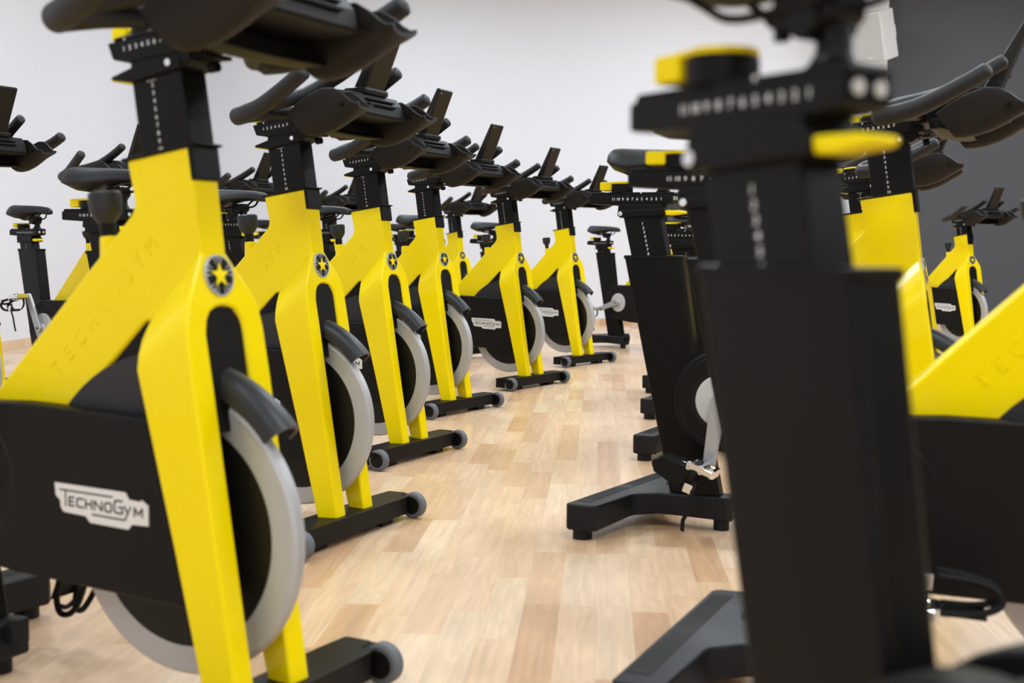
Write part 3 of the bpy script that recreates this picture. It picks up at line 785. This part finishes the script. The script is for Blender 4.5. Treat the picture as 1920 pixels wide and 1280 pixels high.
    mb.box((-.508, -.019, .832), (-.448, .019, .860), .008, 3)
    mb.cyl((-.474, -.022, .838), (0, 1, 0), .015, .044, 20, bevel=.003)
    mb.cyl((-.500, -.012, .826), (0, 0, 1), .006, .02, 12)
    for y in (-.022, .022):
        mb.tube([(-.600, y * 1.6, .882), (-.562, y * 1.4, .858), (-.532, y, .845), (-.440, y, .850), (-.410, y * .7, .870), (-.385, y * .3, .885)], .0035, 8, 4)
    mb.build('saddle_clamp', M['satin'], sl)
    # saddle
    mb = MB(); rings = []
    prof = [(-.672, .030, .903, .884), (-.668, .050, .909, .870), (-.655, .064, .914, .858), (-.630, .073, .915, .850), (-.600, .073, .9135, .848), (-.565, .062, .912, .853), (-.53, .047, .911, .861),
            (-.49, .033, .909, .868), (-.45, .0255, .906, .870), (-.41, .0215, .902, .868), (-.385, .0185, .898, .866), (-.370, .0145, .892, .867), (-.364, .008, .884, .873)]
    for x, hw, zt_, zbm in prof:
        x = -.352 + (x + .364) * .91
        ring = []
        for k in range(20):
            a = 2 * pi * k / 20; cy = cos(a); sz = sin(a)
            y = hw * math.copysign(abs(cy) ** .75, cy)
            hgt = zt_ - zbm; side = zt_ - .70 * hgt * abs(cy) ** 3.0
            z = side if sz >= 0 else side * (1 - abs(sz) ** .7) + zbm * abs(sz) ** .7
            if sz > .3 and abs(cy) < .25 and x < -.45: z -= .0025
            ring.append((x, y, z))
        rings.append(ring)
    mb.loft(rings)
    sad = mb.build('saddle', M['seatskin'], sl, ang=70)
    return root

PARTS = {}
def copy_tree(o, parent=None):
    c = o.copy(); COL.objects.link(c)
    if parent: c.parent = parent
    for ch in list(o.children): copy_tree(ch, c)
    return c

BC = (-.297, .335)
def pose_bike(root, x, y, deg, hx=0, hz=0, sx=0, sz=0, crank=-100, ped=170, ped2=None, sad=0.0, sadz=0.0):
    root.location = (x, y, 0); root.rotation_euler = (0, 0, R(deg))
    for c in root.children:
        n = c.name.split('.')[0]; role = c.get('role', '')
        if n in ('handlebar_slider', 'handlebar_post'): c.location = (-.15 * hz, 0, hz)
        if n in ('handlebar', 'grip', 'aero_bar', 'bottle_holder', 'console'): c.location = (-.15 * hz + hx, 0, hz)
        if role == 'seatz': c.location = (-.21 * sz, 0, sz)
        if role == 'seatx':
            c.location = (-.21 * sz + sx, 0, sz)
            for g in c.children:
                if g.name.startswith('saddle') and not g.name.startswith('saddle_clamp'): g.location.x += sad; g.location.z += sadz
        for sg, a in ((-1, crank), (1, crank + 180)):
            if role == 'arm%d' % sg:
                c.location = (BC[0], 0, BC[1]); c.rotation_euler = (0, -R(a), 0)
            if role == 'pedal%d' % sg:
                c.location = (BC[0] + .157 * cos(R(a)), 0, BC[1] + .157 * sin(R(a)))
                c.rotation_euler = (0, -R(ped if sg < 0 or ped2 is None else ped2), 0)

LEFT = 'bikes in the row left of the aisle'
BACK = 'bikes in the row behind the left row'
RIGHT = 'bikes in the row right of the aisle'
BIKES = [
    # x, y, heading, handlebar dx dz, seat dx dz, crank deg, pedal deg (right, left), label, group
    (-.576, 1.880, -27.5, 0, -.004, 0, 0, 92, 150, 245, 'large yellow and black exercise bike nearest the camera, left of the aisle', LEFT),
    (-.622, 3.122, -25.3, 0, 0, 0, 0, -60, 160, 170, 'yellow and black exercise bike second from the camera, left of the aisle', LEFT),
    (-.559, 4.280, -26.8, 0, 0, 0, 0, 30, 170, 190, 'yellow and black exercise bike third from the camera, left of the aisle', LEFT),
    (-.443, 5.501, -31.6, .065, .004, 0, -.01, -95, 180, 180, 'yellow and black exercise bike fourth from the camera on the left, handlebar slid forward', LEFT),
    (-.101, 6.566, -33.3, 0, 0, 0, -.02, 60, 170, 180, 'yellow exercise bike fifth in the left row, whole logo visible on its cover', LEFT),
    (.250, 7.863, -36.8, 0, 0, -.009, -.026, 100, 170, 180, 'last complete yellow bike at the far end of the left row', LEFT),
    (1.012, 8.822, -47.0, 0, 0, -.010, -.024, 198, 185, 180, 'far exercise bike showing its black seat tube and grey crank disc', LEFT),
    (-1.848, 5.528, -36.7, 0, -.006, .012, -.019, 117, 188, 180, 'exercise bike at far left with its chrome pedal raised against the white wall', BACK),
    (-1.971, 4.280, -30.5, 0, -.003, 0, 0, -60, 170, 180, 'exercise bike cut off by the left edge, only dark handlebar and yellow leg showing', BACK),
    (-1.676, 7.072, -26.0, 0, .005, 0, -.01, -45, 170, 180, 'exercise bike behind the left row, handlebar seen between the first and second frames', BACK),
    (-1.367, 8.859, -34.0, 0, .002, 0, 0, 10, 170, 180, 'exercise bike behind the left row, handlebar seen between the second and third frames', BACK),
    (-.522, 9.867, -40.9, 0, .006, 0, 0, 10, 170, 180, 'small distant yellow bike behind the fourth and fifth bikes of the left row', BACK),
    (.465, .477, -57.0, 0, 0, .003, .022, 40, 170, 180, 'blurred black seat tube bike right in front of the camera on the right', RIGHT),
    (.818, 1.827, -17.0, 0, 0, -.006, .030, -60, -3, 180, 'exercise bike at the right edge, raised letters on its yellow tube', RIGHT),
    (.810, 3.002, -23.9, 0, -.002, -.004, .049, -98, 161, 180, 'bike right of the aisle with its foot toward the aisle and chrome pedal hanging down', RIGHT),
    (1.083, 4.215, -19.1, 0, -.044, -.004, -.027, 90, 170, 180, 'bike just behind the right row bike with the hanging pedal, second yellow collar visible', RIGHT),
    (1.215, 5.20, -24.0, 0, 0, 0, 0, 20, 170, 180, 'mostly hidden bike deep in the right row, thin yellow strip and foot tip showing', RIGHT),
    (1.308, 6.042, -36.0, 0, 0, 0, -.02, 60, 170, 180, 'most hidden bike of the right row, only a tiny dark foot tip visible', RIGHT),
    (3.176, 9.026, -59.7, 0, -.055, 0, 0, 60, 170, 180, 'small distant yellow bike in front of the dark grey wall', None),
]
SADDLE_X = {'bike right of the aisle with its foot'[:24]: .030, 'bike just behind the right row bike'[:24]: .027}
proto = make_bike()
roots = [proto] + [copy_tree(proto) for _ in BIKES[1:]]
for r_, (x, y, a, hx, hz, sx_, sz_, cr_, pd, pd2, lab, grp) in zip(roots, BIKES):
    pose_bike(r_, x + .009 * cos(R(a)), y + .009 * sin(R(a)), a, hx, hz, sx_, sz_, cr_, pd, pd2, SADDLE_X.get(lab[:24], 0.0), .016 if lab.startswith('blurred') else 0.0)
    tag(r_, lab, 'exercise bike', grp)
    if not lab.startswith('bike right of the aisle'):              # only this bike's toe clips are closed in
        for c in list(r_.children_recursive):
            if c.name.startswith('toe_guard'): bpy.data.objects.remove(c)
    if lab.startswith('exercise bike at the right edge'):          # its cover shows no plate in the photo
        for c in list(r_.children_recursive):
            if c.name.startswith('logo_plate'): bpy.data.objects.remove(c)
for o in S.objects:
    for k in ('o', 'role'):
        if k in o: del o[k]
